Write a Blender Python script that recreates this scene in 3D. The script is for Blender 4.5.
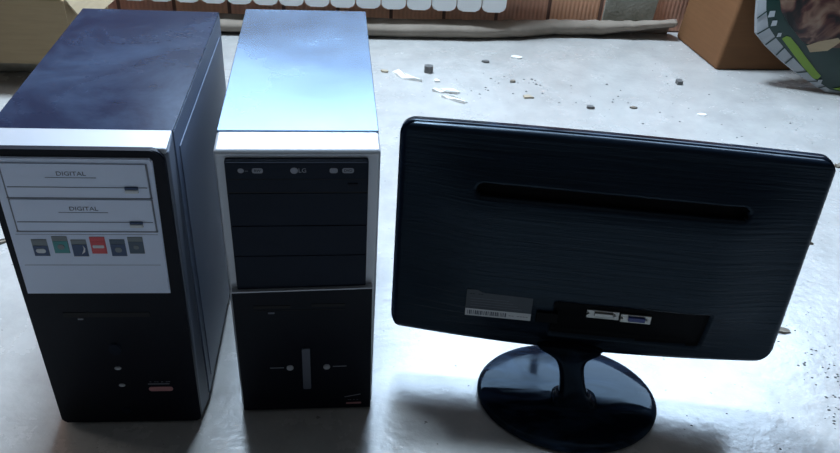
import bpy, bmesh, math, random
from mathutils import Vector, Matrix
S = bpy.context.scene
for o in list(bpy.data.objects): bpy.data.objects.remove(o)
C = S.collection
random.seed(7)

# ------------------------------------------------------------------ camera
F_PX = 785.5
cam_d = bpy.data.cameras.new('camera'); cam = bpy.data.objects.new('camera', cam_d); C.objects.link(cam)
cam_d.sensor_fit = 'HORIZONTAL'; cam_d.sensor_width = 36; cam_d.lens = 36 * F_PX / 840
cam_d.clip_start = .02
PT, RO = 0.6099, 0.0675
Fv = Vector((0, math.cos(PT), -math.sin(PT))); Rv = Vector((1, 0, 0)); Uv = Rv.cross(Fv)
R2 = Rv * math.cos(RO) + Uv * math.sin(RO); U2 = -Rv * math.sin(RO) + Uv * math.cos(RO)
mt = Matrix((R2, U2, -Fv)).transposed().to_4x4(); mt.translation = (0, 0, 0.8408)
cam.matrix_world = mt
S.camera = cam
S.view_settings.view_transform = 'Standard'; S.view_settings.look = 'None'
S.view_settings.gamma = 1; S.view_settings.use_curve_mapping = False
S.view_settings.exposure = 0.0

# ------------------------------------------------------------------ world + daylight
w = bpy.data.worlds.new('sky'); S.world = w; w.use_nodes = True
w.node_tree.nodes['Background'].inputs[0].default_value = (.62, .78, 1, 1)
w.node_tree.nodes['Background'].inputs[1].default_value = 1.0
YAW = 0.10                                   # the room's axis against the camera
ru = Vector((math.cos(YAW), math.sin(YAW), 0)); rv = Vector((-math.sin(YAW), math.cos(YAW), 0))
def RW(u, v, z=0): return ru * u + rv * v + Vector((0, 0, z))
WALL_V = 2.235
WIN = (-.66, 2.0, 1.1, 2.48)               # window over the radiator: u0, u1, z0, z1
SIDE_FILL = (1.4, 2.1, .75, 1.85)                   # unseen opening added in the left wall for fill light: v0, v1, z0, z1
def area(name, loc, direction, sx, sy, watt, col):
    l = bpy.data.lights.new(name, 'AREA'); l.shape = 'RECTANGLE'; l.size = sx; l.size_y = sy
    l.energy = watt; l.color = col
    o = bpy.data.objects.new(name, l); C.objects.link(o); o.location = loc
    o.rotation_euler = Vector(direction).to_track_quat('-Z', 'Y').to_euler(); return o
area('window_daylight', RW((WIN[0]+WIN[1])/2, WALL_V+.16, (WIN[2]+WIN[3])/2), -rv, 2.64, 1.36, 130, (.56, .76, 1))
ROOF_ADDED = (-.50, .16, 1.87, 2.20)                  # unseen opening added in the ceiling for overhead light: u0, u1, v0, v1
area('roof_added_light', RW((ROOF_ADDED[0]+ROOF_ADDED[1])/2, (ROOF_ADDED[2]+ROOF_ADDED[3])/2, 2.66), (0, 0, -1), .64, .31, 134, (.66, .83, 1)).rotation_euler = (0, 0, YAW)  # added overhead lamp that brightens the floor from behind
area('side_fill_light', RW(-2.76, 1.75, 1.3), ru, .68, 1.08, 17, (1, .95, .90))  # added lamp, soft fill from the left

# ------------------------------------------------------------------ materials
def new_mat(name, col, rough=.5, metal=0, spec=.5, coat=0):
    m = bpy.data.materials.new(name); m.use_nodes = True
    b = m.node_tree.nodes['Principled BSDF']
    b.inputs['Base Color'].default_value = (*col, 1); b.inputs['Roughness'].default_value = rough
    b.inputs['Metallic'].default_value = metal; b.inputs['Specular IOR Level'].default_value = spec
    b.inputs['Coat Weight'].default_value = coat
    return m
def N(m, t, **k):
    n = m.node_tree.nodes.new(t)
    for a, v in k.items(): setattr(n, a, v)
    return n
def L(m, a, b): m.node_tree.links.new(a, b)
def coords(m, scale=(1, 1, 1), rot=(0, 0, 0)):
    tc = N(m, 'ShaderNodeTexCoord'); mp = N(m, 'ShaderNodeMapping')
    mp.inputs['Scale'].default_value = scale; mp.inputs['Rotation'].default_value = rot
    L(m, tc.outputs['Object'], mp.inputs['Vector']); return mp.outputs['Vector']
def noise(m, vec, scale, detail=6, rough=.55, dist=0):
    n = N(m, 'ShaderNodeTexNoise'); n.inputs['Scale'].default_value = scale
    n.inputs['Detail'].default_value = detail; n.inputs['Roughness'].default_value = rough
    n.inputs['Distortion'].default_value = dist
    L(m, vec, n.inputs['Vector']); return n.outputs['Fac']
def ramp(m, fac, stops):
    r = N(m, 'ShaderNodeValToRGB'); e = r.color_ramp.elements
    while len(e) > 1: e.remove(e[-1])
    e[0].position = stops[0][0]; e[0].color = (*stops[0][1], 1)
    for p, c in stops[1:]:
        x = e.new(p); x.color = (*c, 1)
    L(m, fac, r.inputs[0]); return r.outputs[0]
def mix(m, fac, a, b, mode='MIX'):
    n = N(m, 'ShaderNodeMix', data_type='RGBA', blend_type=mode)
    for s, v in ((n.inputs[0], fac), (n.inputs[6], a), (n.inputs[7], b)):
        if hasattr(v, 'links'): L(m, v, s)
        elif isinstance(v, (int, float)): s.default_value = v
        else: s.default_value = (*v, 1)
    return n.outputs[2]
def bsdf(m): return m.node_tree.nodes['Principled BSDF']
def bump(m, h, strength=.3, dist=.002):
    b = N(m, 'ShaderNodeBump'); b.inputs['Strength'].default_value = strength; b.inputs['Distance'].default_value = dist
    L(m, h, b.inputs['Height']); L(m, b.outputs[0], bsdf(m).inputs['Normal'])
def varied(name, c1, c2, scale=6, rough=.5, metal=0, spec=.5, bs=0, stretch=(1, 1, 1), rr=None):
    m = new_mat(name, c1, rough, metal, spec); v = coords(m, stretch); f = noise(m, v, scale)
    L(m, ramp(m, f, [(.3, c1), (.7, c2)]), bsdf(m).inputs['Base Color'])
    if bs: bump(m, noise(m, v, scale * 6), bs)
    if rr:
        q = ramp(m, noise(m, v, scale * .7), [(.35, (rr[0],)*3), (.65, (rr[1],)*3)]); L(m, q, bsdf(m).inputs['Roughness'])
    return m

def concrete():
    m = new_mat('concrete_floor', (.4, .4, .4), .36, 0, .9); v = coords(m)
    big = ramp(m, noise(m, v, 1.6, 5), [(.3, (.42, .41, .395)), (.7, (.54, .53, .515))])
    mid = ramp(m, noise(m, v, 14, 8, .65), [(.3, (.78, .78, .78)), (.7, (1, 1, 1))])
    c = mix(m, 1, big, mid, 'MULTIPLY')
    # dark specks and pale paint dots
    sp = ramp(m, noise(m, v, 75, 3, .6), [(.27, (1, 1, 1)), (.31, (0, 0, 0))]); c = mix(m, sp, c, (.17, .16, .15))
    wp = ramp(m, noise(m, coords(m, (1, 1.6, 1), (0, 0, .5)), 38, 4, .7), [(.68, (0, 0, 0)), (.76, (.7, .7, .7))]); c = mix(m, wp, c, (.66, .66, .65))
    L(m, c, bsdf(m).inputs['Base Color'])
    L(m, ramp(m, noise(m, v, 9, 6, .65), [(.3, (.17,)*3), (.7, (.32,)*3)]), bsdf(m).inputs['Roughness'])
    ad = N(m, 'ShaderNodeMath', operation='ADD'); L(m, noise(m, v, 11, 6, .6), ad.inputs[0]); L(m, noise(m, v, 60, 4), ad.inputs[1])
    bump(m, ad.outputs[0], .35, .002); return m
def clay():
    m = new_mat('hollow_clay_blocks', (.4, .18, .1), .85, 0, .2)
    v = coords(m)
    br = N(m, 'ShaderNodeTexBrick'); br.offset = .5; mp = N(m, 'ShaderNodeMapping')
    mp.inputs['Location'].default_value = (.047, .0, 0); mp.inputs['Rotation'].default_value = (math.pi/2, 0, 0)
    tc = N(m, 'ShaderNodeTexCoord'); sx = N(m, 'ShaderNodeSeparateXYZ'); cx = N(m, 'ShaderNodeCombineXYZ')
    L(m, tc.outputs['Object'], sx.inputs[0]); L(m, sx.outputs['X'], cx.inputs[0]); L(m, sx.outputs['Z'], cx.inputs[1])
    mp2 = N(m, 'ShaderNodeMapping'); mp2.inputs['Location'].default_value = (.135, 0, 0); L(m, cx.outputs[0], mp2.inputs[0])
    L(m, mp2.outputs[0], br.inputs['Vector']); br.inputs['Scale'].default_value = 1
    br.inputs['Brick Width'].default_value = .155; br.inputs['Row Height'].default_value = .24
    br.inputs['Mortar Size'].default_value = .006; br.inputs['Mortar Smooth'].default_value = .3
    br.inputs['Color1'].default_value = (.74, .40, .25, 1); br.inputs['Color2'].default_value = (.62, .32, .24, 1)
    br.inputs['Mortar'].default_value = (.16, .09, .07, 1)
    w_ = N(m, 'ShaderNodeTexWave'); w_.inputs['Scale'].default_value = 26; w_.inputs['Distortion'].default_value = .6
    L(m, tc.outputs['Object'], w_.inputs['Vector'])
    c = mix(m, .2, br.outputs['Color'], ramp(m, w_.outputs[0], [(0, (.6, .6, .6)), (1, (1.1, 1.1, 1.1))]), 'MULTIPLY')
    c = mix(m, ramp(m, noise(m, v, 5), [(.5, (0,)*3), (.72, (.5,)*3)]), c, (.32, .22, .17))
    L(m, c, bsdf(m).inputs['Base Color'])
    inv = N(m, 'ShaderNodeMath', operation='SUBTRACT'); L(m, w_.outputs[0], inv.inputs[0]); L(m, br.outputs['Fac'], inv.inputs[1])
    bump(m, inv.outputs[0], .3, .003); return m
def smeared_sheen():
    m = new_mat('gloss_black_plastic', (.004, .006, .012), .07, 0, .12); v = coords(m, (1, 2.6, 1), (0, 0, .25))
    bsdf(m).inputs['Specular Tint'].default_value = (.5, .76, 1, 1)  # blue of the window reflection put into the gloss tint
    L(m, ramp(m, noise(m, v, 9, 3, .5, 1.5), [(.42, (.05,)*3), (.58, (.20,)*3)]), bsdf(m).inputs['Roughness'])
    L(m, ramp(m, noise(m, v, 11, 3, .5, 1.5), [(.42, (.003, .005, .010)), (.62, (.010, .018, .034))]), bsdf(m).inputs['Base Color'])  # bluish streaks in the colour stand for reflected window light among the smears
    return m
def cardboard(name, c1, c2):
    m = new_mat(name, c1, .8, 0, .25); v = coords(m)
    c = ramp(m, noise(m, v, 4, 5), [(.3, c1), (.7, c2)])
    st = ramp(m, noise(m, coords(m, (3, 3, 40)), 3, 3), [(.35, (.9,)*3), (.65, (1,)*3)])
    L(m, mix(m, 1, c, st, 'MULTIPLY'), bsdf(m).inputs['Base Color']); bump(m, noise(m, v, 30), .15); return m
def dusty_steel(name, base, dust, rough, spec=.5, metal=.0, amount=.5):
    m = new_mat(name, base, rough, metal, spec); v = coords(m)
    d1 = ramp(m, noise(m, v, 7, 7, .65, .6), [(.45, (0,)*3), (.8, (amount,)*3)])
    c = mix(m, d1, base, dust)
    sm = ramp(m, noise(m, coords(m, (1, 1.5, 1), (0, 0, .9)), 26, 3, .5, 1), [(.72, (0,)*3), (.76, (.8,)*3)])
    c = mix(m, sm, c, dust)
    L(m, c, bsdf(m).inputs['Base Color'])
    L(m, ramp(m, noise(m, v, 5, 6, .6), [(.3, (rough-.05,)*3), (.7, (rough+.08,)*3)]), bsdf(m).inputs['Roughness'])
    return m
def brushed():
    m = new_mat('brushed_black_plastic', (.012, .013, .017), .30, 0, .3)
    bsdf(m).inputs['Specular Tint'].default_value = (.6, .82, 1, 1)
    v = coords(m, (1.2, 1.2, 42)); n = noise(m, v, 5, 5, .6, .4)
    L(m, ramp(m, n, [(.3, (.002, .004, .009)), (.7, (.004, .008, .017))]), bsdf(m).inputs['Base Color'])
    bump(m, n, .8, .0012); return m

M = {}
M['floor'] = concrete(); M['clay'] = clay()
M['plaster'] = varied('grey_plaster', (.11, .098, .085), (.14, .125, .11), 3, .9, bs=.2)
M['mortar'] = varied('cement_mortar', (.20, .19, .15), (.32, .31, .26), 18, .95, bs=.8)
M['frame_white'] = varied('white_painted_wood', (.7, .7, .68), (.75, .75, .73), 5, .4)
M['radiator'] = varied('white_enamel', (.80, .80, .79), (.86, .86, .85), 4, .28)
M['metal'] = varied('dull_steel', (.4, .4, .4), (.5, .5, .5), 20, .4, 1)
M['box_tan'] = cardboard('tan_cardboard', (.30, .215, .12), (.36, .26, .15))
M['box_inner'] = cardboard('pale_cardboard', (.34, .26, .165), (.40, .31, .20))
M['box_brown'] = cardboard('brown_cardboard', (.16, .072, .030), (.20, .095, .042))
M['tape'] = new_mat('clear_brown_tape', (.34, .22, .13), .3)
M['cloth'] = varied('grey_underlay', (.20, .165, .13), (.30, .25, .205), 9, .9, bs=.6)
M['cloth_pale'] = varied('cream_underlay', (.40, .36, .28), (.16, .14, .11), 12, .9, bs=.8)
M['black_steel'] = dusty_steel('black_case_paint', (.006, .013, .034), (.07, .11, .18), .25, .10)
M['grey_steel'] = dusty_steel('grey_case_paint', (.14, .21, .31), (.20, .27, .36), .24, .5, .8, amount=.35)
M['side_steel'] = varied('side_sheen_paint', (.10, .13, .20), (.125, .16, .235), 4, .42)  # sheen reflected onto the case sides is put into this lighter colour
M['bezel_grey'] = varied('blue_grey_plastic', (.09, .11, .15), (.11, .13, .175), 6, .4)
M['silver'] = varied('silver_plastic', (.42, .44, .48), (.46, .48, .52), 8, .34, .25, .6)
M['panel_silver'] = varied('grey_silver_plastic', (.56, .62, .76), (.62, .68, .82), 6, .4, .1, .5)
M['black'] = varied('black_plastic', (.004, .005, .010), (.006, .008, .014), 12, .42, 0, .12)
M['black_soft'] = varied('black_matte_plastic', (.006, .010, .020), (.008, .013, .025), 12, .5, 0, .12)
M['groove'] = new_mat('dark_groove', (.002, .002, .003), .8)
M['groove_grey'] = varied('grey_groove', (.17, .18, .22), (.21, .22, .26), 20, .7)
M['mark'] = new_mat('printed_grey_mark', (.24, .25, .29), .5)
M['mark_dark'] = new_mat('printed_dark_mark', (.10, .11, .14), .5)
M['led'] = new_mat('clear_indicator_lens', (.42, .43, .46), .2)
M['white_paper'] = new_mat('white_print', (.6, .61, .62), .6)
M['red'] = new_mat('red_print', (.62, .07, .08), .45); M['pink'] = new_mat('pink_print', (.45, .20, .20), .45)
M['teal'] = new_mat('teal_print', (.05, .26, .26), .45); M['navy'] = new_mat('navy_print', (.03, .06, .14), .45)
M['slate'] = new_mat('slate_print', (.06, .09, .13), .45); M['grey_print'] = new_mat('grey_print', (.17, .19, .20), .45)
M['brushed'] = brushed()
M['gloss'] = smeared_sheen()
M['recess'] = varied('recess_shade_black', (.0012, .0015, .0025), (.002, .0025, .004), 10, .6, 0, .1)  # near-black stands for the shade inside the monitor's recesses
M['label_dark'] = varied('faded_grey_label', (.035, .045, .06), (.05, .06, .075), 30, .5)
M['screen'] = new_mat('dark_screen', (.01, .01, .012), .15)
M['blue_port'] = new_mat('blue_port_plastic', (.04, .06, .22), .4)
M['port_metal'] = new_mat('port_metal', (.42, .42, .40), .35, .8)
M['bag_green'] = varied('dark_green_plastic_film', (.004, .022, .018), (.007, .035, .026), 6, .3)
M['bag_white'] = varied('white_plastic_film', (.30, .32, .34), (.36, .38, .40), 6, .3)
M['lime'] = varied('lime_print', (.14, .25, .015), (.18, .30, .025), 8, .4)
M['scrap'] = varied('torn_white_paper', (.72, .71, .67), (.82, .81, .78), 30, .8)
M['tan_chip'] = varied('tan_chip', (.34, .28, .2), (.42, .35, .26), 30, .8)
M['stone'] = varied('dark_stone', (.10, .10, .10), (.17, .165, .16), 60, .85, bs=.5)
M['leaf'] = varied('dry_leaf', (.15, .125, .10), (.22, .19, .15), 40, .8)
def food_print():
    m = new_mat('bag_picture_print', (.3, .2, .15), .35); v = coords(m, (1, 1, 1))
    c = ramp(m, noise(m, v, 16, 3, .5, 1.2), [(.36, (.01, .01, .01)), (.46, (.06, .022, .02)), (.56, (.15, .085, .06)), (.68, (.22, .15, .11))])
    L(m, c, bsdf(m).inputs['Base Color']); return m
M['picture'] = food_print()

# ------------------------------------------------------------------ mesh helpers
def obj(name, bm, mat, parent=None, smooth=False, loc=None):
    me = bpy.data.meshes.new(name); bmesh.ops.recalc_face_normals(bm, faces=bm.faces); bm.to_mesh(me); bm.free()
    o = bpy.data.objects.new(name, me); C.objects.link(o)
    for x in (mat if isinstance(mat, list) else [mat]): me.materials.append(x)
    if smooth:
        for p in me.polygons: p.use_smooth = True
        mo = None
    if parent: o.parent = parent
    if loc: o.location = loc
    return o
def tag(o, label=None, cat=None, group=None, kind=None):
    for k, v in (('label', label), ('category', cat), ('group', group), ('kind', kind)):
        if v: o[k] = v
    return o
def thing(name, label, cat, loc=(0, 0, 0), rz=0, group=None):
    o = bpy.data.objects.new(name, None); C.objects.link(o); o.empty_display_size = .05
    o.location = loc; o.rotation_euler = (0, 0, rz); return tag(o, label, cat, group)
def hexa(bm, bot, top, bevel=0, seg=2, mi=0):
    vs = [bm.verts.new(p) for p in bot] + [bm.verts.new(p) for p in top]
    fs = [(3, 2, 1, 0), (4, 5, 6, 7), (0, 1, 5, 4), (1, 2, 6, 5), (2, 3, 7, 6), (3, 0, 4, 7)]
    ff = [bm.faces.new([vs[i] for i in f]) for f in fs]
    for f in ff: f.material_index = mi
    if bevel:
        es = {e for f in ff for e in f.edges}
        bmesh.ops.bevel(bm, geom=list(es), offset=bevel, segments=seg, profile=.5, affect='EDGES', clamp_overlap=True)
def box(bm, x0, x1, y0, y1, z0, z1, bevel=0, seg=2, mi=0):
    hexa(bm, [(x0, y0, z0), (x1, y0, z0), (x1, y1, z0), (x0, y1, z0)], [(x0, y0, z1), (x1, y0, z1), (x1, y1, z1), (x0, y1, z1)], bevel, seg, mi)
def bxo(name, mat, parent, *a, **k):
    bm = bmesh.new(); box(bm, *a, **k); return obj(name, bm, mat, parent)
def poly_extrude(bm, pts, y0, y1):          # pts (x,z)
    a = [bm.verts.new((x, y0, z)) for x, z in pts]; b = [bm.verts.new((x, y1, z)) for x, z in pts]
    bm.faces.new(a); bm.faces.new(b[::-1]); n = len(pts)
    for i in range(n): bm.faces.new((a[i], b[i], b[(i+1) % n], a[(i+1) % n]))
def rrect(x0, x1, z0, z1, r, n=6):
    if not isinstance(r, (list, tuple)): r = [r]*4    # bl br tr tl
    out = []
    for (cx, cz, a0, rr) in ((x0+r[0], z0+r[0], math.pi, r[0]), (x1-r[1], z0+r[1], 1.5*math.pi, r[1]), (x1-r[2], z1-r[2], 0, r[2]), (x0+r[3], z1-r[3], .5*math.pi, r[3])):
        for i in range(n+1):
            a = a0 + i/n*math.pi/2; out.append((cx+rr*math.cos(a), cz+rr*math.sin(a)))
    return out
def pill(name, mat, parent, x0, x1, z0, z1, r, y0, y1, n=5):
    bm = bmesh.new(); poly_extrude(bm, rrect(x0, x1, z0, z1, r, n), y0, y1); return obj(name, bm, mat, parent)
def tube(bm, path, rad, n=12, cap=True):
    rings = []
    for i, p in enumerate(path):
        p = Vector(p); a = Vector(path[max(i-1, 0)]); b = Vector(path[min(i+1, len(path)-1)]); t = (b-a).normalized()
        s = t.cross(Vector((0, 0, 1)) if abs(t.z) < .9 else Vector((1, 0, 0))).normalized(); q = t.cross(s)
        r = rad[i] if isinstance(rad, (list, tuple)) else rad
        rings.append([bm.verts.new(p + s*r*math.cos(2*math.pi*k/n) + q*r*math.sin(2*math.pi*k/n)) for k in range(n)])
    for A, B in zip(rings, rings[1:]):
        for k in range(n): bm.faces.new((A[k], A[(k+1) % n], B[(k+1) % n], B[k]))
    if cap: bm.faces.new(rings[0]); bm.faces.new(rings[-1][::-1])
def text(name, s, size, mat, parent, x, y, z, rotx=math.pi/2, depth=.0002, width=None, mtx=None):
    cu = bpy.data.curves.new(name, 'FONT'); cu.body = s; cu.size = size; cu.extrude = depth
    cu.align_x = 'CENTER'; cu.align_y = 'CENTER'
    t = bpy.data.objects.new(name, cu); C.objects.link(t)
    bpy.context.view_layer.update()
    me = bpy.data.meshes.new_from_object(t.evaluated_get(bpy.context.evaluated_depsgraph_get()))
    bpy.data.objects.remove(t); me.name = name
    if width:
        xs = [v.co.x for v in me.vertices]; k = width/(max(xs)-min(xs))
        for v in me.vertices: v.co.x *= k
    me.transform(mtx if mtx else Matrix.Translation((x, y, z)) @ Matrix.Rotation(rotx, 4, 'X'))
    me.materials.clear(); me.materials.append(mat)
    o = bpy.data.objects.new(name, me); C.objects.link(o); o.parent = parent; return o

# ------------------------------------------------------------------ the room
def room_obj(name, bm, mat, kind='structure', **k):
    o = obj(name, bm, mat, **k); o.rotation_euler = (0, 0, YAW); return tag(o, kind=kind)
U0, U1, V0, V1, ZH, T = -2.6, 2.9, -2.4, WALL_V, 2.6, .2
bm = bmesh.new(); box(bm, U0-T, U1+T, V0-T, V1+T, -.12, 0); room_obj('floor', bm, M['floor'])
bm = bmesh.new(); box(bm, U0-T, U1+T, V0-T, ROOF_ADDED[2], ZH, ZH+.1); box(bm, U0-T, U1+T, ROOF_ADDED[3], V1+T, ZH, ZH+.1)
box(bm, U0-T, ROOF_ADDED[0], ROOF_ADDED[2], ROOF_ADDED[3], ZH, ZH+.1); box(bm, ROOF_ADDED[1], U1+T, ROOF_ADDED[2], ROOF_ADDED[3], ZH, ZH+.1); room_obj('ceiling', bm, M['plaster'])
bm = bmesh.new()
box(bm, U0, WIN[0], V1, V1+T, 0, ZH); box(bm, WIN[1], U1, V1, V1+T, 0, ZH)
box(bm, WIN[0], WIN[1], V1, V1+T, 0, WIN[2]); box(bm, WIN[0], WIN[1], V1, V1+T, WIN[3], ZH)
room_obj('wall_back', bm, M['clay'])
bm = bmesh.new()
box(bm, U0-T, U0, V0, SIDE_FILL[0], 0, ZH); box(bm, U0-T, U0, SIDE_FILL[1], V1, 0, ZH)
box(bm, U0-T, U0, SIDE_FILL[0], SIDE_FILL[1], 0, SIDE_FILL[2]); box(bm, U0-T, U0, SIDE_FILL[0], SIDE_FILL[1], SIDE_FILL[3], ZH)
room_obj('wall_left', bm, M['plaster'])
bm = bmesh.new(); box(bm, U1, U1+T, V0, V1, 0, ZH); room_obj('wall_right', bm, M['plaster'])
bm = bmesh.new(); box(bm, U0, U1, V0-T, V0, 0, ZH); room_obj('wall_front', bm, M['plaster'])
def window(name, a0, a1, z0, z1, place):
    bm = bmesh.new(); f = .045
    for q in ((a0, a1, z0, z0+f), (a0, a1, z1-f, z1), (a0, a0+f, z0+f, z1-f), (a1-f, a1, z0+f, z1-f), ((a0+a1)/2-f/2, (a0+a1)/2+f/2, z0+f, z1-f)):
        place(bm, *q)
    room_obj(name, bm, M['frame_white'])
window('window_1', *WIN, lambda bm, a, b, c, d: box(bm, a, b, V1+.06, V1+.11, c, d))
window('added_window_2', *SIDE_FILL, lambda bm, a, b, c, d: box(bm, U0-.11, U0-.06, a, b, c, d))  # frame around the added side opening
# patch of cement between the blocks
bm = bmesh.new()
P = [(.725, .0), (.875, .0), (.885, .12), (.87, .25), (.89, .38), (.73, .40), (.742, .24), (.728, .1)]
poly_extrude(bm, P, V1-.008, V1+.01); room_obj('trim_1', bm, M['mortar'])

# ------------------------------------------------------------------ radiator
rad = thing('radiator', 'white sectional radiator hanging on the block wall above the floor', 'radiator', RW(-.636, 2.124, 0), YAW)
PITCH = .07
def section_bm():
    bm = bmesh.new()
    poly_extrude(bm, rrect(-PITCH/2+.0015, PITCH/2-.0015, .0, .58, .015, 6), 0, .014)
    bmesh.ops.bevel(bm, geom=[e for e in bm.edges if abs(e.verts[0].co.y-e.verts[1].co.y) < 1e-6 and e.verts[0].co.y < .001], offset=.005, segments=3, affect='EDGES')
    box(bm, -.004, .004, .013, .07, .01, .57)
    box(bm, -.030, .030, .066, .074, .015, .56, .003)
    box(bm, -.022, .022, .013, .068, .02, .06, .006); box(bm, -.022, .022, .013, .068, .51, .55, .006)
    return bm
sec = obj('section', section_bm(), M['radiator'], rad, loc=(PITCH/2, 0, .083))
for i in range(1, 15):
    s = sec.copy(); C.objects.link(s); s.parent = rad; s.location = (PITCH*(i+.5), 0, .083)
bm = bmesh.new(); tube(bm, [(-.03, .045, .123), (15*PITCH+.03, .045, .123)], .014); obj('header_pipe', bm, M['radiator'], rad, True)
bm = bmesh.new(); tube(bm, [(-.03, .045, .615), (15*PITCH+.03, .045, .615)], .014); obj('header_pipe', bm, M['radiator'], rad, True)
for x in (.2, .85):
    bxo('bracket', M['radiator'], rad, x-.012, x+.012, .04, WALL_V-2.124-.001, .575, .6)

# ------------------------------------------------------------------ curled underlay strips along the wall
def strip(name, rows, mat, label, cat):
    """rows: (u, v_front, v_back, z_front, z_top, z_back) -> a curled sheet with thickness"""
    bm = bmesh.new(); prev = None; th = .003; K = 14
    n = 60
    def interp(t):
        x = t*(len(rows)-1); i = min(int(x), len(rows)-2); f = x-i; f = f*f*(3-2*f)
        return [a+(b-a)*f for a, b in zip(rows[i], rows[i+1])]
    for j in range(n+1):
        u, vf, vb, zf, zt, zb = interp(j/n); u += 0
        ring_o, ring_i = [], []
        for k in range(K+1):
            a = k/K*math.pi; cv = (vf+vb)/2 - math.cos(a)*(vb-vf)/2
            base = zf+(zb-zf)*k/K
            z = base + (zt-max(zf, zb))*math.sin(a)**.8 + .002*math.sin(j*1.7+k)*math.sin(a)
            cv += .002*math.sin(j*.9+k*.7) + .034*max(0, 1-math.sin(a))**2.2*(1 if k < K/2 else 0)
            ring_o.append(bm.verts.new((u, cv, max(z, .001)+th*.5))); ring_i.append(bm.verts.new((u, cv+(.003 if k < K/2 else -.003), max(z-th, .0005))))
        if prev:
            po, pi = prev
            for k in range(K):
                bm.faces.new((po[k], po[k+1], ring_o[k+1], ring_o[k])); bm.faces.new((pi[k+1], pi[k], ring_i[k], ring_i[k+1]))
            bm.faces.new((po[0], ring_o[0], ring_i[0], pi[0])); bm.faces.new((po[K], pi[K], ring_i[K], ring_o[K]))
        else:
            for k in range(K): bm.faces.new((ring_o[k], ring_i[k], ring_i[k+1], ring_o[k+1]))
        prev = (ring_o, ring_i)
    for k in range(K): bm.faces.new((prev[0][k], prev[0][k+1], prev[1][k+1], prev[1][k]))
    o = obj(name, bm, mat, smooth=True); o.rotation_euler = (0, 0, YAW); return tag(o, label, cat)
strip('underlay_strip', [(-.80, 2.105, 2.20, 0, .044, 0), (-.5, 2.09, 2.20, 0, .040, 0), (-.1, 2.092, 2.20, 0, .040, 0), (.3, 2.098, 2.20, 0, .044, 0),
      (.45, 2.115, 2.21, 0, .044, 0), (.58, 2.148, 2.22, 0, .043, 0), (.70, 2.150, 2.22, .002, .046, 0), (.80, 2.150, 2.22, .018, .056, 0), (.93, 2.150, 2.222, .036, .074, 0)],
      M['cloth'], 'long curled grey-brown underlay strip lying along the foot of the block wall', 'underlay')
strip('underlay_roll', [(-1.25, 1.80, 1.92, 0, .058, 0), (-1.05, 1.79, 1.92, 0, .060, 0), (-.9, 1.795, 1.92, 0, .058, 0), (-.72, 1.80, 1.92, 0, .056, 0)],
      M['cloth_pale'], 'pale crumpled underlay roll on the floor beneath the tan cardboard box', 'underlay')

# ------------------------------------------------------------------ cardboard boxes
BXW, BXH, BXD = .42, .15, .30
b = thing('cardboard_box', 'tan open cardboard box with hanging side flap, behind the black tower', 'box', (-.818, 1.672, .0625), YAW)
t = .004
bm = bmesh.new()
box(bm, -BXW, 0, 0, BXD, 0, t); box(bm, -BXW, 0, 0, t, t, BXH); box(bm, -BXW, 0, BXD-t, BXD, t, BXH)
box(bm, -BXW, -BXW+t, t, BXD-t, t, BXH); box(bm, -t, 0, t, BXD-t, t, BXH); obj('body', bm, M['box_tan'], b)
def flap(pts, d, mat=M['box_inner']):
    bm = bmesh.new(); dv = Vector(d)
    hexa(bm, [Vector(p) for p in pts], [Vector(p)+dv for p in pts]); return obj('flap', bm, mat, b)
flap([(.001, .004, BXH), (.034, .010, BXH-.058), (.062, BXD-.03, BXH-.062), (.001, BXD-.004, BXH)], (.003, 0, .002))
flap([(-BXW+.01, .002, BXH+.001), (-.006, .002, BXH+.001), (-.01, -.014, BXH+.05), (-BXW+.01, -.014, BXH+.05)], (0, .004, 0))
flap([(-BXW+.01, BXD, BXH), (-.006, BXD, BXH), (-.006, BXD+.05, BXH+.07), (-BXW+.01, BXD+.05, BXH+.07)], (0, .004, 0))
bm = bmesh.new(); box(bm, -.24, -.19, -.0006, 0, .001, BXH-.001); obj('tape', bm, M['tape'], b)

b = thing('cardboard_box', 'large brown cardboard box against the wall, behind the green bag', 'box', (.781, 2.049, 0), .15)
bm = bmesh.new(); W_, D_, H_ = .34, .235, .42
hexa(bm, [(0, 0, 0), (W_, 0, 0), (W_, D_-.03, 0), (-.022, D_, 0)], [(.035, .0, H_), (W_+.02, 0, H_), (W_+.02, D_-.03, H_), (.012, D_, H_)], .008, 3); obj('body', bm, M['box_brown'], b)
bm = bmesh.new(); box(bm, .05, .18, .01, D_-.01, H_-.001, H_+.003); obj('flap', bm, M['box_brown'], b)
bm = bmesh.new(); box(bm, .185, W_+.01, .01, D_-.01, H_-.001, H_+.003); obj('flap', bm, M['box_brown'], b)

# ------------------------------------------------------------------ bag leaning on the brown box
bag = thing('product_bag', 'dark green printed plastic bag with lime band and white striped side, on the right', 'bag', (1.0494, 1.9384, .004), 0)
le = .2
def BP(a, z, n=0):   # in the bag's own leaning plane; n towards the viewer
    return Vector((a, math.sin(le)*z - n*math.cos(le), z*math.cos(le) + n*math.sin(le)))
inner = [(-.222, .40), (-.218, .227), (-.212, .200), (-.1965, .158), (-.170, .130), (-.128, .0945), (-.052, .036), (.002, .008), (.04, .003), (.20, .02), (.29, .09), (.31, .22), (.30, .38), (.20, .44), (-.1, .43)]
outer = [(-.240, .40), (-.236, .225), (-.229, .180), (-.220, .138), (-.188, .108), (-.138, .072), (-.080, .036), (-.004, -.002), (.045, -.001), (.21, .01), (.31, .085), (.33, .22), (.32, .39), (.21, .455), (-.11, .445)]
cen = Vector((.07, .22)); bm = bmesh.new()
def cl(p): return p if p.z >= -.0035 else Vector((p.x, p.y, -.0035))
rings = []
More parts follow.
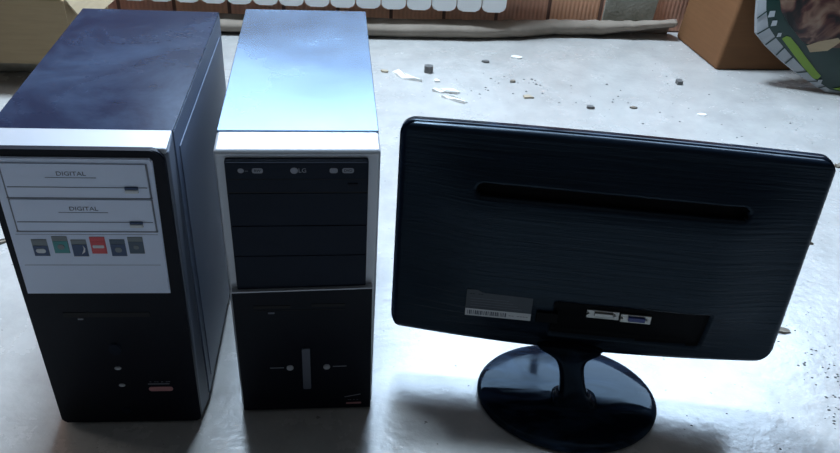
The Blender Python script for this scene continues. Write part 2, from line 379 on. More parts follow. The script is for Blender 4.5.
for s, n in ((1, 0), (.85, .014), (.6, .026), (.3, .03)):
    rings.append([bm.verts.new(cl(BP(*(cen+(Vector(q)-cen)*s), n+.004*math.sin(7*q[0]+9*q[1])*(1-s)*3))) for q in inner])
for A, B in zip(rings, rings[1:]):
    for k in range(len(A)): bm.faces.new((A[k], A[(k+1) % len(A)], B[(k+1) % len(A)], B[k]))
bm.faces.new(rings[-1])
obj('front_film', bm, M['bag_green'], bag, True)
bm = bmesh.new()
R_ = [[bm.verts.new(cl(BP(*q, 0))) for q in inner], [bm.verts.new(cl(BP(*q, -.006))) for q in outer], [bm.verts.new(cl(BP(*q, -.022))) for q in outer],
      [bm.verts.new(cl(BP(*(cen+(Vector(q)-cen)*.86), -.035))) for q in outer], [bm.verts.new(cl(BP(*(cen+(Vector(q)-cen)*.4), -.040))) for q in outer]]
for A, B in zip(R_, R_[1:]):
    for k in range(len(A)): bm.faces.new((A[k], A[(k+1) % len(A)], B[(k+1) % len(A)], B[k]))
bm.faces.new(R_[-1]); gus = obj('side_gusset', bm, M['bag_white'], bag, False); gus['label'] = 'white side gusset with dark stripes'
def bag_patch(name, pts, mat, parent=bag, n=.004, lbl=None):
    bm = bmesh.new()
    def surf(a, z):
        # distance scale inside the outline -> follow the bulge
        p = Vector((a, z)); best = 0
        d = (p-cen)
        # ray to outline
        smax = 9
        for i in range(len(inner)):
            A = Vector(inner[i])-cen; B = Vector(inner[(i+1) % len(inner)])-cen; e = B-A
            den = d.x*e.y-d.y*e.x
            if abs(den) < 1e-9: continue
            tt = (A.x*e.y-A.y*e.x)/den; uu = (A.x*d.y-A.y*d.x)/den
            if tt > 0 and -1e-6 <= uu <= 1+1e-6: smax = min(smax, tt)
        s = min(1/smax, 1)
        for (s0, n0), (s1, n1) in (((1, 0), (.85, .014)), ((.85, .014), (.6, .026)), ((.6, .026), (.3, .03)), ((.3, .03), (0, .03))):
            if s1 <= s <= s0: return n0+(n1-n0)*(s0-s)/(s0-s1)
        return 0
    bm.faces.new([bm.verts.new((x, 0, z)) for x, z in pts])
    bmesh.ops.triangulate(bm, faces=bm.faces[:])
    for _ in range(3): bmesh.ops.subdivide_edges(bm, edges=bm.edges[:], cuts=1, use_grid_fill=True)
    for v in bm.verts: v.co = cl(BP(v.co.x, v.co.z, surf(v.co.x, v.co.z)+n))
    r = bmesh.ops.extrude_face_region(bm, geom=bm.faces[:])
    for v in r['geom']:
        if isinstance(v, bmesh.types.BMVert): v.co += BP(0, 0, .0006)
    o = obj(name, bm, mat, parent)
    if lbl: o['label'] = lbl
    return o
def shift(pts, d): return pts
lime = bag_patch('printed_band', [(-.158, .131), (-.150, .139), (-.140, .137), (-.118, .118), (-.084, .086), (-.050, .055), (-.036, .044), (-.040, .034), (-.050, .034), (-.085, .063), (-.120, .095)], M['lime'], n=.003, lbl='lime green band with worn white lettering')
band_m = Matrix.Translation(BP(-.098, .0875, .026)) @ Matrix.Rotation(math.pi/2-le, 4, 'X') @ Matrix.Rotation(-.74, 4, 'Z')
bag_patch('picture', [(-.195, .245), (-.180, .200), (-.150, .165), (-.105, .125), (-.03, .120), (.03, .125), (.08, .17), (.08, .26), (-.02, .33), (-.15, .32)], M['picture'], n=.004, lbl='pinkish brown picture printed on the bag')
bag_patch('picture', [(-.098, .120), (-.085, .104), (-.045, .112), (-.02, .138), (-.03, .146), (-.07, .134)], M['box_inner'], n=.006, lbl='cream patch at the foot of the printed picture')
bag_patch('printed_corner', [(.006, .012), (.026, .018), (.06, .022), (.06, .012), (.03, .007)], M['lime'], n=.003)
bag_patch('printed_corner', [(.022, .012), (.06, .019), (.06, .008), (.036, .006)], M['bag_white'], n=.004)
for a, z, s in ((-.199, .190, .009), (-.188, .168, .008), (-.168, .140, .006), (-.034, .027, .007)):
    bag_patch('white_lettering', [(a-s*.7, z-s), (a+s*.8, z-s*.6), (a+s*.7, z+s), (a-s*.6, z+s*.8)], M['bag_white'], n=.005)
# dark stripes across the gusset
for k, (i, f) in enumerate(((2, .1), (3, .05), (3, .9), (4, .6), (5, .15), (5, .75), (6, .3), (6, .7))):
    def P2(lst, n): a = Vector(lst[i]); c_ = Vector(lst[i+1]); return BP(*(a+(c_-a)*f), n)
    A, B_ = P2(inner, .002), P2(outer, -.0050); e = (BP(*inner[i+1])-BP(*inner[i])).normalized()*.0016
    bm = bmesh.new(); nn = BP(0, 0, .0012)
    hexa(bm, [A-e, A+e, B_+e, B_-e], [A-e+nn, A+e+nn, B_+e+nn, B_-e+nn]); obj('gusset_stripe', bm, M['bag_green'], bag)

# ------------------------------------------------------------------ computer tower, black with silver drive panel
def tower_shell(root, W, H, D, steel, bez, wb, mat_bottom=None):
    """bezel (front 35 mm) and folded steel body with side panels"""
    BZ = .035
    bm = bmesh.new()
    hexa(bm, [(-wb/2, 0, .004), (wb/2, 0, .004), (W/2, BZ, .006), (-W/2, BZ, .006)],
             [(-W/2-.001, .001, H-.007), (W/2+.001, .001, H-.007), (W/2, BZ, H), (-W/2, BZ, H)], .004, 3)
    obj('bezel', bm, bez, root)
    bm = bmesh.new(); box(bm, -W/2+.002, W/2-.002, BZ+.001, D-.002, .012, H-.003); obj('chassis', bm, steel, root)
    bm = bmesh.new(); box(bm, -W/2, W/2, BZ+.0005, D, H-.003, H, .001); obj('top_panel', bm, steel, root)
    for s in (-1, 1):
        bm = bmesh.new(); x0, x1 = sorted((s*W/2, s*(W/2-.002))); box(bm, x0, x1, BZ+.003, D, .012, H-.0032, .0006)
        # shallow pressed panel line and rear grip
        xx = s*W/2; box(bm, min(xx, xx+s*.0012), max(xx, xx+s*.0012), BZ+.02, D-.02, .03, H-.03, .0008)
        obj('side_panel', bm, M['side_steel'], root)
        for y in (BZ+.03, D-.04):
            bm = bmesh.new(); tube(bm, [(s*(W/2-.03), y, 0), (s*(W/2-.03), y, .0125)], .012, 14); obj('foot', bm, M['black'], root)
    bm = bmesh.new(); box(bm, -W/2+.02, -W/2+.14, D-.001, D+.0015, H-.1, H-.02); obj('power_supply_plate', bm, M['metal'], root)
    bm = bmesh.new()
    for k in range(6): box(bm, -W/2+.02, -W/2+.14, D-.001, D+.001, .05+k*.021, .064+k*.021)
    obj('slot_cover', bm, M['metal'], root)

pc = thing('computer_tower', 'black computer tower with silver drive panel and coloured stickers, left one', 'computer', (-.3667, .7018, 0), .1092)
W, H, D = .193, .423, .400
tower_shell(pc, W, H, D, M['black_steel'], M['bezel_grey'], .180)
bm = bmesh.new(); hexa(bm, [(-W/2+.001, .0005, H-.010), (W/2-.001, .0005, H-.010), (W/2-.0005, .0352, H-.006), (-W/2+.0005, .0352, H-.006)], [(-W/2+.001, .0015, H-.0035), (W/2-.001, .0015, H-.0035), (W/2-.0005, .0352, H+.0012), (-W/2+.0005, .0352, H+.0012)], .002, 2)
cap = obj('bezel_top_cap', bm, M['silver'], pc); cap['label'] = 'bright silver strip along the top of the front'
FY = -.0005
# black face plate: rounded top corners, tapers downwards
def plate(name, pts, y0, y1, mat, bev=.0012):
    bm = bmesh.new(); poly_extrude(bm, pts, y0, y1)
    if bev: bmesh.ops.bevel(bm, geom=[e for e in bm.edges if e.verts[0].co.y < y0+1e-5 and e.verts[1].co.y < y0+1e-5], offset=bev, segments=2, affect='EDGES')
    return obj(name, bm, mat, pc)
def tap(pts, k=.016): return [(x*(1-k*1.0*(1-z/.42)*2.2), z) for x, z in pts]
plate('face_plate', tap(rrect(-.0930, .0940, .004, .4200, [.006, .006, .014, .014])), -.004, .004, M['black'])
sil = plate('drive_panel', [(-.0845, .2280), (.0775, .2280), (.0810, .408), (.078, .4115), (-.081, .4115), (-.0845, .408)], -.0062, -.0035, M['panel_silver'], .001)
sil['label'] = 'silver grey panel with the two drive doors'
# optical drive doors
for (z0, z1, zm, bx) in ((.3635, .405, .3765, .0555), (.3195, .3605, .3315, .0540)):
    d = bpy.data.objects.new('optical_drive', None)
    bm = bmesh.new(); poly_extrude(bm, rrect(-.0735, .0735, z0, z1, .001, 2), -.0078, -.0058)
    d = obj('optical_drive', bm, M['panel_silver'], pc)
    bm = bmesh.new()
    for q in ((-.0755, .0755, z0-.0016, z0-.0001), (-.072, .072, zm-.0005, zm+.0005)): box(bm, q[0], q[1], -.0081, -.006, q[2], q[3])
    box(bm, -.0752, -.0738, -.0075, -.006, z0, z1); box(bm, .0738, .0752, -.0075, -.006, z0, z1)
    obj('door_seam', bm, M['groove_grey'], d)
    bm = bmesh.new(); box(bm, bx-.007, bx+.007, -.0105, -.0075, zm-.0060, zm-.0020, .0005); obj('eject_button', bm, M['white_paper'], d)
    bm = bmesh.new(); box(bm, bx-.007, bx+.007, -.0095, -.0075, zm-.0020, zm+.0010, .0003); obj('eject_button_top', bm, M['navy'], d)  # dark upper part of the eject button
    tx = -.004 if z0 > .34 else .001
    text('drive_lettering', 'DIGITAL', .0070, M['mark_dark'], d, tx, -.0079, (z0+z1)/2+.009, width=.030)
    bxo('drive_rule', M['mark_dark'], d, tx-.027, tx+.025, -.0081, -.0077, (z0+z1)/2+.0040, (z0+z1)/2+.0045)
bm = bmesh.new(); box(bm, -.078, .072, -.0064, -.006, .2705, .2710); box(bm, -.0785, .0745, -.0064, -.006, .3135, .3140); obj('panel_seam', bm, M['groove_grey'], pc)
# six stickers
st = [(-.0555, .2925, 'grey_print', 'navy', 'pill'), (-.0330, .2965, 'grey_print', 'teal', 'ring'), (-.0132, .2920, 'grey_print', 'navy', 'moon'),
      (.0075, .2960, 'red', 'red', 'word'), (.0287, .2925, 'slate', 'navy', 'ring'), (.0487, .2960, 'grey_print', 'slate', 'dot')]
for i, (x, z, top, low, motif) in enumerate(st):
    z += .003
    a, hgt = .0082, .0115
    bm = bmesh.new(); box(bm, x-a, x+a, -.0068, -.006, z-hgt, z+hgt); s = obj('sticker', bm, M[top], pc)
    s['label'] = ['grey and navy sticker with white oval', 'teal sticker with grey head', 'navy sticker with a white crescent', 'red sticker with white lettering', 'dark navy sticker with ring', 'slate sticker with pale dot'][i]
    bm = bmesh.new(); box(bm, x-a*.97, x+a*.97, -.0071, -.0066, z-hgt*.95, z+(.25 if motif == 'pill' else .45)*hgt); obj('sticker_field', bm, M[low], s)
    bm = bmesh.new()
    if motif == 'pill': poly_extrude(bm, rrect(x-.0055, x+.005, z-.007, z-.001, .0029, 5), -.0074, -.007)
    elif motif == 'ring': poly_extrude(bm, rrect(x-.0038, x+.0038, z-.006, z+.001, .0033, 5), -.0074, -.007)
    elif motif == 'moon': poly_extrude(bm, [(x+.001, z-.008), (x+.005, z-.005), (x+.006, z), (x+.004, z+.004), (x+.0045, z), (x+.003, z-.004)], -.0074, -.007)
    elif motif == 'word': poly_extrude(bm, rrect(x-.0062, x+.0062, z-.0035, z+.0005, .001, 2), -.0074, -.007)
    else: poly_extrude(bm, rrect(x-.003, x+.003, z-.005, z+.0005, .0026, 5), -.0074, -.007)
    obj('sticker_motif', bm, M['grey_print'] if motif in ('ring', 'dot') else M['white_paper'], s)
# lower face
bm = bmesh.new(); box(bm, -.052, .049, -.0046, -.0036, .190, .1975, .0003); fl = obj('floppy_slot', bm, M['groove'], pc)
bm = bmesh.new(); box(bm, -.036, -.030, -.0052, -.004, .1865, .1885); obj('slot_light', bm, M['mark'], fl)
def disc(name, mat, parent, x, z, rx, rz, y0, y1, n=20):
    bm = bmesh.new(); poly_extrude(bm, [(x+rx*math.cos(2*math.pi*k/n), z+rz*math.sin(2*math.pi*k/n)) for k in range(n)], y0, y1)
    bmesh.ops.bevel(bm, geom=[e for e in bm.edges if e.verts[0].co.y < y0+1e-5 and e.verts[1].co.y < y0+1e-5], offset=min(rx, rz, abs(y1-y0))*.3, segments=2, affect='EDGES')
    return obj(name, bm, mat, parent)
disc('power_button', M['black_soft'], pc, -.001, .1375, .008, .010, -.0062, -.003)
disc('reset_button', M['black_soft'], pc, -.004, .0262, .006, .006, -.0058, -.003)
disc('indicator_light', M['led'], pc, -.0030, .1040, .0042, .0026, -.0056, -.003)
disc('indicator_light', M['led'], pc, -.0025, .0735, .0040, .0026, -.0056, -.003)
s = pill('badge_sticker', M['pink'], pc, .030, .0605, .0620, .0695, .0035, -.0046, -.0038)
text('badge_lettering', '- -- - --', .0052, M['mark'], s, .0455, -.0046, .0795, width=.026)
bm = bmesh.new(); box(bm, .030, .0570, -.0046, -.0040, .0745, .0753); obj('badge_line', bm, M['mark'], s)

# ------------------------------------------------------------------ computer tower, grey with black bays
pc2 = thing('computer_tower', 'grey computer tower with black drive bays, standing between the black tower and the monitor', 'computer', (-.1393, .7478, 0), .1343)
W, H, D = .1813, .4144, .4213
tower_shell(pc2, W, H, D, M['grey_steel'], M['silver'], .1775)
pc = pc2
plate('bay_panel', tap(rrect(-.0800, .0780, .205, .3985, .002, 2), .01), -.0035, .003, M['black_soft'], .0008)
d = bpy.data.objects
bm = bmesh.new(); poly_extrude(bm, rrect(-.0785, .0765, .358, .3965, .001, 2), -.0052, -.003); dr = obj('optical_drive', bm, M['black_soft'], pc2)
bm = bmesh.new(); box(bm, -.0785, .0765, -.0054, -.004, .3742, .3750); box(bm, -.0785, .0765, -.0050, -.003, .3565, .3582); obj('door_seam', bm, M['groove'], dr)
bm = bmesh.new(); box(bm, .055, .066, -.0062, -.005, .3660, .3695, .0005); obj('eject_button', bm, M['black'], dr)
mk = []
for (x0, x1) in ((-.0505, -.0385), (.0345, .0435), (.0485, .0615)):
    p_ = pill('disc_format_mark', M['mark'], dr, x0, x1, .3828, .3892, .0026, -.0056, -.005)
text('disc_format_lettering', 'RW', .0045, M['black'], dr, -.0445, -.0057, .386); text('disc_format_lettering', 'DVD', .0045, M['black'], dr, .055, -.0057, .386)
disc('disc_format_mark', M['mark'], dr, -.0625, .386, .0034, .003, -.0055, -.005)
text('disc_format_lettering', '--', .0055, M['mark'], dr, -.0565, -.0053, .386)
disc('maker_mark', M['mark'], dr, -.0045, .386, .0042, .0040, -.0056, -.005)
text('maker_lettering', 'LG', .0075, M['mark'], dr, .0045, -.0053, .386)
for z0, z1 in ((.312, .3555), (.2685, .3105), (.222, .267)):
    bm = bmesh.new(); poly_extrude(bm, rrect(-.0790, .0770, z0, z1, .0015, 2), -.0047, -.003); obj('bay_cover', bm, M['black_soft'], pc2)
# protruding lower panel
lp = plate('lower_panel', [(-.0855, .005), (.0865, .003), (.0852, .2185), (-.0860, .2150)], -.008, .002, M['black'], .0010)
bm = bmesh.new(); hexa(bm, [(-.0858, -.0086, .2142), (.0850, -.0086, .2177), (.0850, .001, .2177), (-.0858, .001, .2142)], [(-.0858, -.0086, .2158), (.0850, -.0086, .2193), (.0850, .001, .2193), (-.0858, .001, .2158)])
obj('panel_edge', bm, M['silver'], lp)
bm = bmesh.new(); box(bm, -.061, -.016, -.0086, -.0078, .1885, .193); box(bm, .010, .052, -.0086, -.0078, .1900, .1945); box(bm, -.061, .052, -.0084, -.0078, .1845, .1855); fs = obj('floppy_slot', bm, M['groove'], pc2)
bm = bmesh.new(); box(bm, -.044, -.036, -.0092, -.008, .1800, .1825, .0004); obj('slot_light', bm, M['mark_dark'], fs)
pill('power_bar', M['mark_dark'], pc2, -.0042, .0062, .046, .120, .002, -.0105, -.0075)
for s in (-1, 1):
    x = -.0205 if s < 0 else .0275
    disc('indicator_button', M['led'], pc2, x, .0850, .0045, .0042, -.0105, -.007)
    bm = bmesh.new(); x0, x1 = sorted((x+s*.008, x+s*.026)); box(bm, x0, x1, -.0085, -.0078, .0846, .0856); obj('button_line', bm, M['mark'], pc2)
s = pill('badge_sticker', M['pink'], pc2, .053, .074, .0120, .0150, .001, -.0085, -.0078)
bm = bmesh.new(); hexa(bm, [(.051, -.0085, .0255), (.073, -.0085, .0300), (.073, -.0078, .0300), (.051, -.0078, .0255)], [(.051, -.0085, .0265), (.073, -.0085, .0312), (.073, -.0078, .0312), (.051, -.0078, .0265)]); obj('badge_line', bm, M['mark'], s)
text('badge_lettering', '-- - -', .0045, M['mark'], s, .0625, -.0083, .0205, width=.014)

# ------------------------------------------------------------------ monitor, seen from behind
MX, MY, MZ, MYAW, MTI, MRO, MW, MH = 0.2368, 0.8282, 0.0816, -0.0563, -0.1391, 0.0086, 0.538, 0.3065
BASE = Vector((.2265, .797, 0))
mon = thing('monitor', 'black widescreen monitor seen from behind on a glossy oval stand', 'monitor', BASE, MYAW)
ex = Vector((1, 0, 0)); ey = Vector((0, 1, 0)); ez = Vector((0, 0, 1))
uu = ez*math.cos(MTI)-ey*math.sin(MTI); nn = -(ey*math.cos(MTI)+ez*math.sin(MTI))   # nn: towards the viewer
aa = ex*math.cos(MRO)+uu*math.sin(MRO); bb = -ex*math.sin(MRO)+uu*math.cos(MRO)
off = Matrix.Rotation(-MYAW, 3, 'Z') @ (Vector((MX, MY, MZ))-BASE)
def MP(a, b, n=0):
    q = a/MW+.5                                # the housing narrows slightly towards its lower right corner
    a, b = a-(.006*(1-b/MH)-.002*b/MH)*q, b-.0045*q*b/MH
    return off + aa*a + bb*b + nn*n
MM = Matrix((aa, bb, nn)).transposed().to_4x4(); MM.translation = off
def sst(x, a, b):
    t = min(max((x-a)/(b-a), 0), 1); return t*t*(3-2*t)
R0 = .020; BOW = .013; BOWT = .003
def halfw(b):
    if b < R0: return MW/2-R0+math.sqrt(max(R0*R0-(R0-b)**2, 0))
    if b > MH-R0: return MW/2-R0+math.sqrt(max(R0*R0-(b-MH+R0)**2, 0))
    return MW/2
RBR = .032                                     # the lower right corner is rounder
def right_w(b):
    if b < RBR: return MW/2-RBR+math.sqrt(max(RBR*RBR-(RBR-b)**2, 0))
    return halfw(b)
def warp(a, b):
    k = 1-(2*a/MW)**2
    return b - BOW*k*(1-b/MH)**1.5 + BOWT*k*(b/MH)
def slot(a, b):
    r = .0085; c0, c1, bc = -.158, .1675, .2300
    dd = math.hypot(a-min(max(a, c0), c1), b-bc)
    return 1-sst(dd, r-.0012, r+.0012)
def depth(a, b0, hw):
    e = min(hw-abs(a), b0, MH-b0) if 0 <= b0 <= MH else 0
    e2 = min(MW/2-abs(a), b0, MH-b0)
    d = .007*math.sqrt(max(0, 1-(1-min(max(e2, 0)/.008, 1))**2))
    d += .020*sst(MW/2-abs(a), .0, .13)*sst(b0, 0, .10)*sst(MH-b0, 0, .11)
    b = warp(a, b0)
    # long ventilation recess, its left end runs out softly
    sl = slot(a, b)
    d -= .012*sl
    # connector bay
    bay = sst(a, -.046, -.043)*(1-sst(a, .163, .166))*(1-sst(b, .076, .0795))*sst(b, .012, .024)
    d -= .006*bay
    return d
def grid():
    avs = [-1+2*i/190 for i in range(191)]
    bs = [0]
    for i in range(1, 9): bs.append(R0*(1-math.cos(i/8*math.pi/2)))
    k = int((MH-2*R0)/.0023)
    bs += [R0+(MH-2*R0)*i/k for i in range(1, k+1)]
    for i in range(1, 9): bs.append(MH-R0+R0*math.sin(i/8*math.pi/2))
    return avs, bs
avs, bs = grid()
bm = bmesh.new(); G = []
for b0 in bs:
    hw = halfw(b0); hr = right_w(b0); row = []
    for a in avs:
        xx = a*(hw if a < 0 else hr); row.append(bm.verts.new(MP(xx, warp(xx, b0), depth(xx, b0, hw))))
    G.append(row)
for i in range(len(bs)-1):
    for j in range(len(avs)-1): bm.faces.new((G[i][j], G[i][j+1], G[i+1][j+1], G[i+1][j]))
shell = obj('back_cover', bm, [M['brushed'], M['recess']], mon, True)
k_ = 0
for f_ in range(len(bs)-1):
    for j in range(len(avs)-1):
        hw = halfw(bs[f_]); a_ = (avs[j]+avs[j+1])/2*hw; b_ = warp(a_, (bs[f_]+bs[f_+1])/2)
        if slot(a_, b_) > .5 or (-.045 < a_ < .165 and .018 < b_ < .0775): shell.data.polygons[k_].material_index = 1  # slot and bay faces take the painted shade colour
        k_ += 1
# front bezel behind it with the dark screen on its far side
bm = bmesh.new()
def ring_pts(grow, n):
    pts = []
    for x, z in rrect(-MW/2, MW/2, 0, MH, [R0, RBR, R0, R0], 8): pts.append((x, z))
    out = []
    for i in range(len(pts)):
        x0, z0 = pts[i]; x1, z1 = pts[(i+1) % len(pts)]; m = max(1, int(math.hypot(x1-x0, z1-z0)/.02))
        for k in range(m): out.append((x0+(x1-x0)*k/m, z0+(z1-z0)*k/m))
    return [MP(x*(1+grow/MW*2), warp(x, z)+(z/MH-.5)*2*grow, n) for x, z in out]
RR = [[bm.verts.new(p) for p in ring_pts(g, n)] for g, n in ((-.001, .0), (.0012, -.001), (.0018, -.006), (.0018, -.015), (.0005, -.018))]
for A, B in zip(RR, RR[1:]):
    for k in range(len(A)): bm.faces.new((A[k], A[(k+1) % len(A)], B[(k+1) % len(A)], B[k]))
bm.faces.new(RR[-1]); bm.faces.new(RR[0][::-1])
bz = obj('front_bezel', bm, M['gloss'], mon, True)
bm = bmesh.new(); hexa(bm, [MP(-.25, .022, -.0178), (MP(.25, .022, -.0178)), MP(.25, .295, -.0178), MP(-.25, .295, -.0178)], [MP(-.25, .022, -.0186), (MP(.25, .022, -.0186)), MP(.25, .295, -.0186), MP(-.25, .295, -.0186)]); obj('screen', bm, M['screen'], bz)
# label, ports
def mquad(name, mat, parent, a0, a1, b0, b1, n0, n1, bev=0):
    bm = bmesh.new()
    hexa(bm, [(a0, b0, n0), (a1, b0, n0), (a1, b1, n0), (a0, b1, n0)], [(a0, b0, n1), (a1, b0, n1), (a1, b1, n1), (a0, b1, n1)], bev)
    bmesh.ops.transform(bm, matrix=MM, verts=bm.verts); return obj(name, bm, mat, parent)
LN = .0225
def dep(a, b): # surface depth at visible coords
    lo = b+.013*(1-(2*a/MW)**2); return depth(a, max(lo, .001), MW/2)
nl = max(dep(x, y) for x in (-.168, -.12, -.075) for y in (.032, .05, .072))
lb = mquad('rating_label', M['label_dark'], mon, -.1660, -.0765, .0530, .0850, nl-.004, nl+.0004); lb['label'] = 'dark grey rating label with white barcode strip'
mquad('barcode_strip', M['white_paper'], lb, -.1660, -.0765, .0440, .0550, nl-.006, nl+.0007)
bm = bmesh.new(); x = -.163
random.seed(3)
while x < -.112:
    wd = random.choice((.0008, .0012, .002)); box(bm, x, x+wd, .0463, .0527, nl+.0006, nl+.0009); x += wd+random.choice((.0006, .001, .0014))
bmesh.ops.transform(bm, matrix=MM, verts=bm.verts); obj('barcode', bm, M['mark_dark'], lb)
text('label_lettering', '-- ----', .006, M['mark_dark'], lb, 0, 0, 0, width=.026, mtx=MM @ Matrix.Translation((-.0935, .0497, nl+.0008)))
text('label_lettering', '-- --', .006, M['black'], lb, 0, 0, 0, width=.018, mtx=MM @ Matrix.Translation((-.153, .0792, nl+.0005)))
bm = bmesh.new()
for k in range(4): box(bm, -.160, -.090-.006*k, .0595+k*.004, .0602+k*.004, nl+.0003, nl+.0006)
bmesh.ops.transform(bm, matrix=MM, verts=bm.verts); obj('label_rule', bm, M['mark_dark'], lb)
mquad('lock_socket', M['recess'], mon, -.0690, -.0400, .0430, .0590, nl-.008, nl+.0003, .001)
nb = max(dep(x, y) for x in (0, .042, .085) for y in (.048, .058, .068))
def port(nm, a0, a1, b0, b1, core, lbl):
    p_ = mquad(nm, M['port_metal'], mon, a0, a1, b0, b1, nb-.008, nb+.0012, .0008); p_['label'] = lbl
    mquad('port_socket', core, p_, a0+.010, a1-.008, b0+.0035, b1-.0025, nb, nb+.0045, .0012)
    for a in (a0+.004, a1-.004):
        bm = bmesh.new(); c0 = MP(a, (b0+b1)/2, nb+.001); c1 = MP(a, (b0+b1)/2, nb+.005); tube(bm, [c0, c1], .0022, 6); obj('port_screw', bm, M['port_metal'], p_)
port('video_port', -.0015, .0425, .0545, .0675, M['port_metal'], 'silver video port')
port('video_port', .0445, .0855, .0525, .0655, M['blue_port'], 'video port with blue socket')
# neck
bm = bmesh.new(); prof = []
NX0, NX1 = .0100, -.004
path = [(.0125, .034, .026), (.0150, .0275, .021), (.019, .0225, .018), (.026, .0195, .0165), (.038, .018, .0155), (.050, .0175, .015), (.058, .0178, .0152), (.066, .0190, .0155), (.072, .0215, .0158), (.077, .0260, .0155), (.081, .033, .015), (.084, .042, .013), (.088, .046, .010)]
rings = []
for z, rx, ry in path:
    f = (z-.012)/.078; cx = .0085+(-.008-.0085)*f; cy = -.012+(.024)*f
    rings.append([bm.verts.new((cx+rx*math.copysign(abs(math.cos(t_))**.7, math.cos(t_)), cy+ry*math.copysign(abs(math.sin(t_))**.7, math.sin(t_)), z)) for t_ in [2*math.pi*k/36 for k in range(36)]])
for A, B in zip(rings, rings[1:]):
    for k in range(36): bm.faces.new((A[k], A[(k+1) % 36], B[(k+1) % 36], B[k]))
bm.faces.new(rings[0]); bm.faces.new(rings[-1][::-1]); neck = obj('neck', bm, M['gloss'], mon, True)
# oval base
bm = bmesh.new(); RX, RY = .1285, .102; rings = []
for s, z in ((.965, .0), (1, .003), (1.0, .006), (.985, .0085), (.94, .0100), (.8, .0112), (.5, .0125), (.2, .0135)):
    rings.append([bm.verts.new((RX*s*math.cos(t_), RY*s*math.sin(t_), z)) for t_ in [2*math.pi*k/96 for k in range(96)]])
for A, B in zip(rings, rings[1:]):
    for k in range(96): bm.faces.new((A[k], A[(k+1) % 96], B[(k+1) % 96], B[k]))
bm.faces.new(rings[0]); bm.faces.new(rings[-1][::-1]); ob = obj('stand_base', bm, M['gloss'], mon, True)

# ------------------------------------------------------------------ litter on the floor
def chip(name, x, y, pts, h, mat, label, cat, group=None, rz=0, curl=0):
    """thin irregular piece; pts local xy outline"""
    bm = bmesh.new(); n = len(pts)
    lo = [bm.verts.new((px, py, 0)) for px, py in pts]
    hi = [bm.verts.new((px*.94, py*.94, h+curl*abs(math.sin(i*2.1)))) for i, (px, py) in enumerate(pts)]
    cc = bm.verts.new((0, 0, h*1.2)); bm.faces.new(lo[::-1])
    for i in range(n):
        bm.faces.new((lo[i], lo[(i+1) % n], hi[(i+1) % n], hi[i])); bm.faces.new((hi[i], hi[(i+1) % n], cc))
    o = obj(name, bm, mat); o.location = (x, y, .0002); o.rotation_euler = (0, 0, rz); return tag(o, label, cat, group)
def blob(r, n=9, k=.35, sy=1):
    return [((r*(1+random.uniform(-k, k)))*math.cos(2*math.pi*i/n), sy*(r*(1+random.uniform(-k, k)))*math.sin(2*math.pi*i/n)) for i in range(n)]
random.seed(11)
chip('paper_scrap', -.058, 1.862, [(-.042, .030), (-.026, .036), (-.008, .012), (.020, .002), (.040, -.022), (.018, -.016), (-.012, -.012), (-.030, .008)], .002, M['scrap'], 'bent white paper scrap beside the dark pebble, nearer the grey tower', 'paper scrap', curl=.006)
chip('paper_scrap', .040, 1.787, [(-.030, .022), (-.010, .010), (.020, .016), (.040, .006), (.030, -.004), (.004, .002), (-.012, -.004), (-.034, .006)], .002, M['scrap'], 'torn white paper scrap behind the monitor, the upper of two overlapping', 'paper scrap', curl=.006)
chip('paper_scrap', .066, 1.758, [(-.040, .012), (-.018, .006), (.004, -.004), (.030, -.016), (.022, -.026), (-.004, -.016), (-.020, -.006), (-.036, .002)], .002, M['scrap'], 'long torn white paper scrap behind the top left corner of the monitor', 'paper scrap', curl=.006)
chip('pebble', -.006, 1.905, blob(.013, 10, .2, .8), .018, M['stone'], 'small dark pebble standing on the floor beside the white paper scrap', 'pebble')
chip('paper_scrap', .018, 1.853, blob(.008), .004, M['scrap'], 'tiny white paper crumb just right of the dark pebble', 'paper scrap')
chip('paper_scrap', .233, 2.040, blob(.014, 9, .3, .8), .004, M['scrap'], 'small round white scrap near the wall, before the radiator end', 'paper scrap')
chip('tan_chip', -.118, 1.888, blob(.012, 8, .3, .6), .004, M['tan_chip'], 'small tan chip at the left end of the bent paper scrap', 'chip')
chip('dark_chip', .148, 1.995, blob(.010, 8, .3, .7), .005, M['stone'], 'small dark chip on the floor before the radiator, nearest the underlay strip', 'chip')
chip('dark_chip', .395, 1.757, blob(.012, 8, .35, .6), .006, M['stone'], 'dark chip on the floor just above the middle of the monitor', 'chip')
chip('dark_chip', .505, 1.772, blob(.009, 8, .35, .5), .004, M['leaf'], 'thin brown chip on the floor above the monitor, right of the dark chip', 'chip')
chip('tan_chip', .245, 1.793, blob(.016, 9, .4, .5), .004, M['tan_chip'], 'flat tan chip on the floor above the left half of the monitor', 'chip')
chip('dark_chip', .214, 1.880, blob(.009, 8, .3, .7), .004, M['leaf'], 'brown chip between the radiator and the monitor', 'chip')
chip('pebble', .655, 1.940, blob(.010, 9, .3), .010, M['stone'], 'dark pebble on the floor in front of the large brown box', 'pebble')
chip('paper_scrap', .671, 1.761, blob(.012, 9, .3, .5), .002, M['scrap'], 'flat white flake on the floor above the right half of the monitor', 'paper scrap')
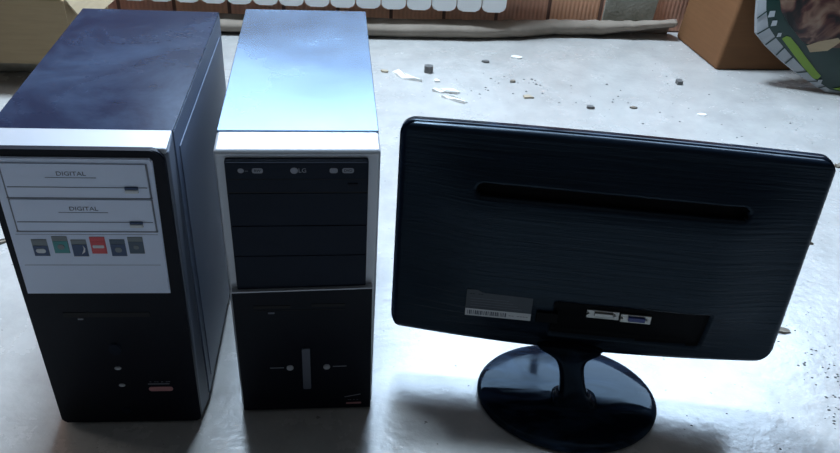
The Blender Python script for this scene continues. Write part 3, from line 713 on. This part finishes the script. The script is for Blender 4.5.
chip('dry_leaf', .722, 1.243, [(-.022, .010), (-.004, .012), (.012, .002), (.026, -.012), (.006, -.012), (-.014, -.004)], .003, M['leaf'], 'brown dry leaf bit just right of the monitor edge', 'leaf', curl=.006)
chip('dry_leaf', .922, 1.545, blob(.013, 9, .4, .5), .003, M['leaf'], 'brown dry leaf bit beside the top right corner of the monitor', 'leaf', curl=.004)
chip('dry_leaf', .600, .975, [(-.014, .006), (-.002, .008), (.012, .003), (.014, -.003), (.0, -.006), (-.012, -.002)], .002, M['leaf'], 'flat brown leaf bit on the floor right of the monitor lower corner', 'leaf', curl=.002)
chip('dry_leaf', -.722, 1.072, [(-.018, -.010), (-.004, -.002), (.014, .010), (.018, .006), (.004, -.008), (-.012, -.014)], .002, M['leaf'], 'dark leaf bit on the floor left of the black tower', 'leaf', curl=.003)
# uncountable grit
bm = bmesh.new(); random.seed(21)
def grit(cx, cy, sx, sy, n, r0, r1, rz=0):
    for _ in range(n):
        x = random.gauss(0, sx); y = random.gauss(0, sy); x, y = x*math.cos(rz)-y*math.sin(rz), x*math.sin(rz)+y*math.cos(rz); x += cx; y += cy
        r = random.uniform(r0, r1); k = 5; a0 = random.random()*6; s = random.uniform(.4, 1)
        lo = [bm.verts.new((x+r*math.cos(a0+2*math.pi*i/k), y+s*r*math.sin(a0+2*math.pi*i/k), .0002)) for i in range(k)]
        t_ = bm.verts.new((x, y, r*.6)); bm.faces.new(lo[::-1])
        for i in range(k): bm.faces.new((lo[i], lo[(i+1) % k], t_))
grit(.645, .90, .028, .035, 60, .0006, .0028); grit(.632, .80, .018, .02, 45, .0006, .003); grit(.66, .99, .03, .04, 25, .0005, .002)
grit(.20, 1.84, .12, .05, 40, .0012, .005); grit(.65, 1.75, .2, .15, 40, .001, .004); grit(.85, 1.45, .08, .2, 20, .001, .004); grit(.5, .79, .1, .03, 7, .0008, .0022)
g = obj('grit', bm, M['stone']); tag(g, 'fine dark grit scattered over the concrete floor', 'grit', kind='stuff')
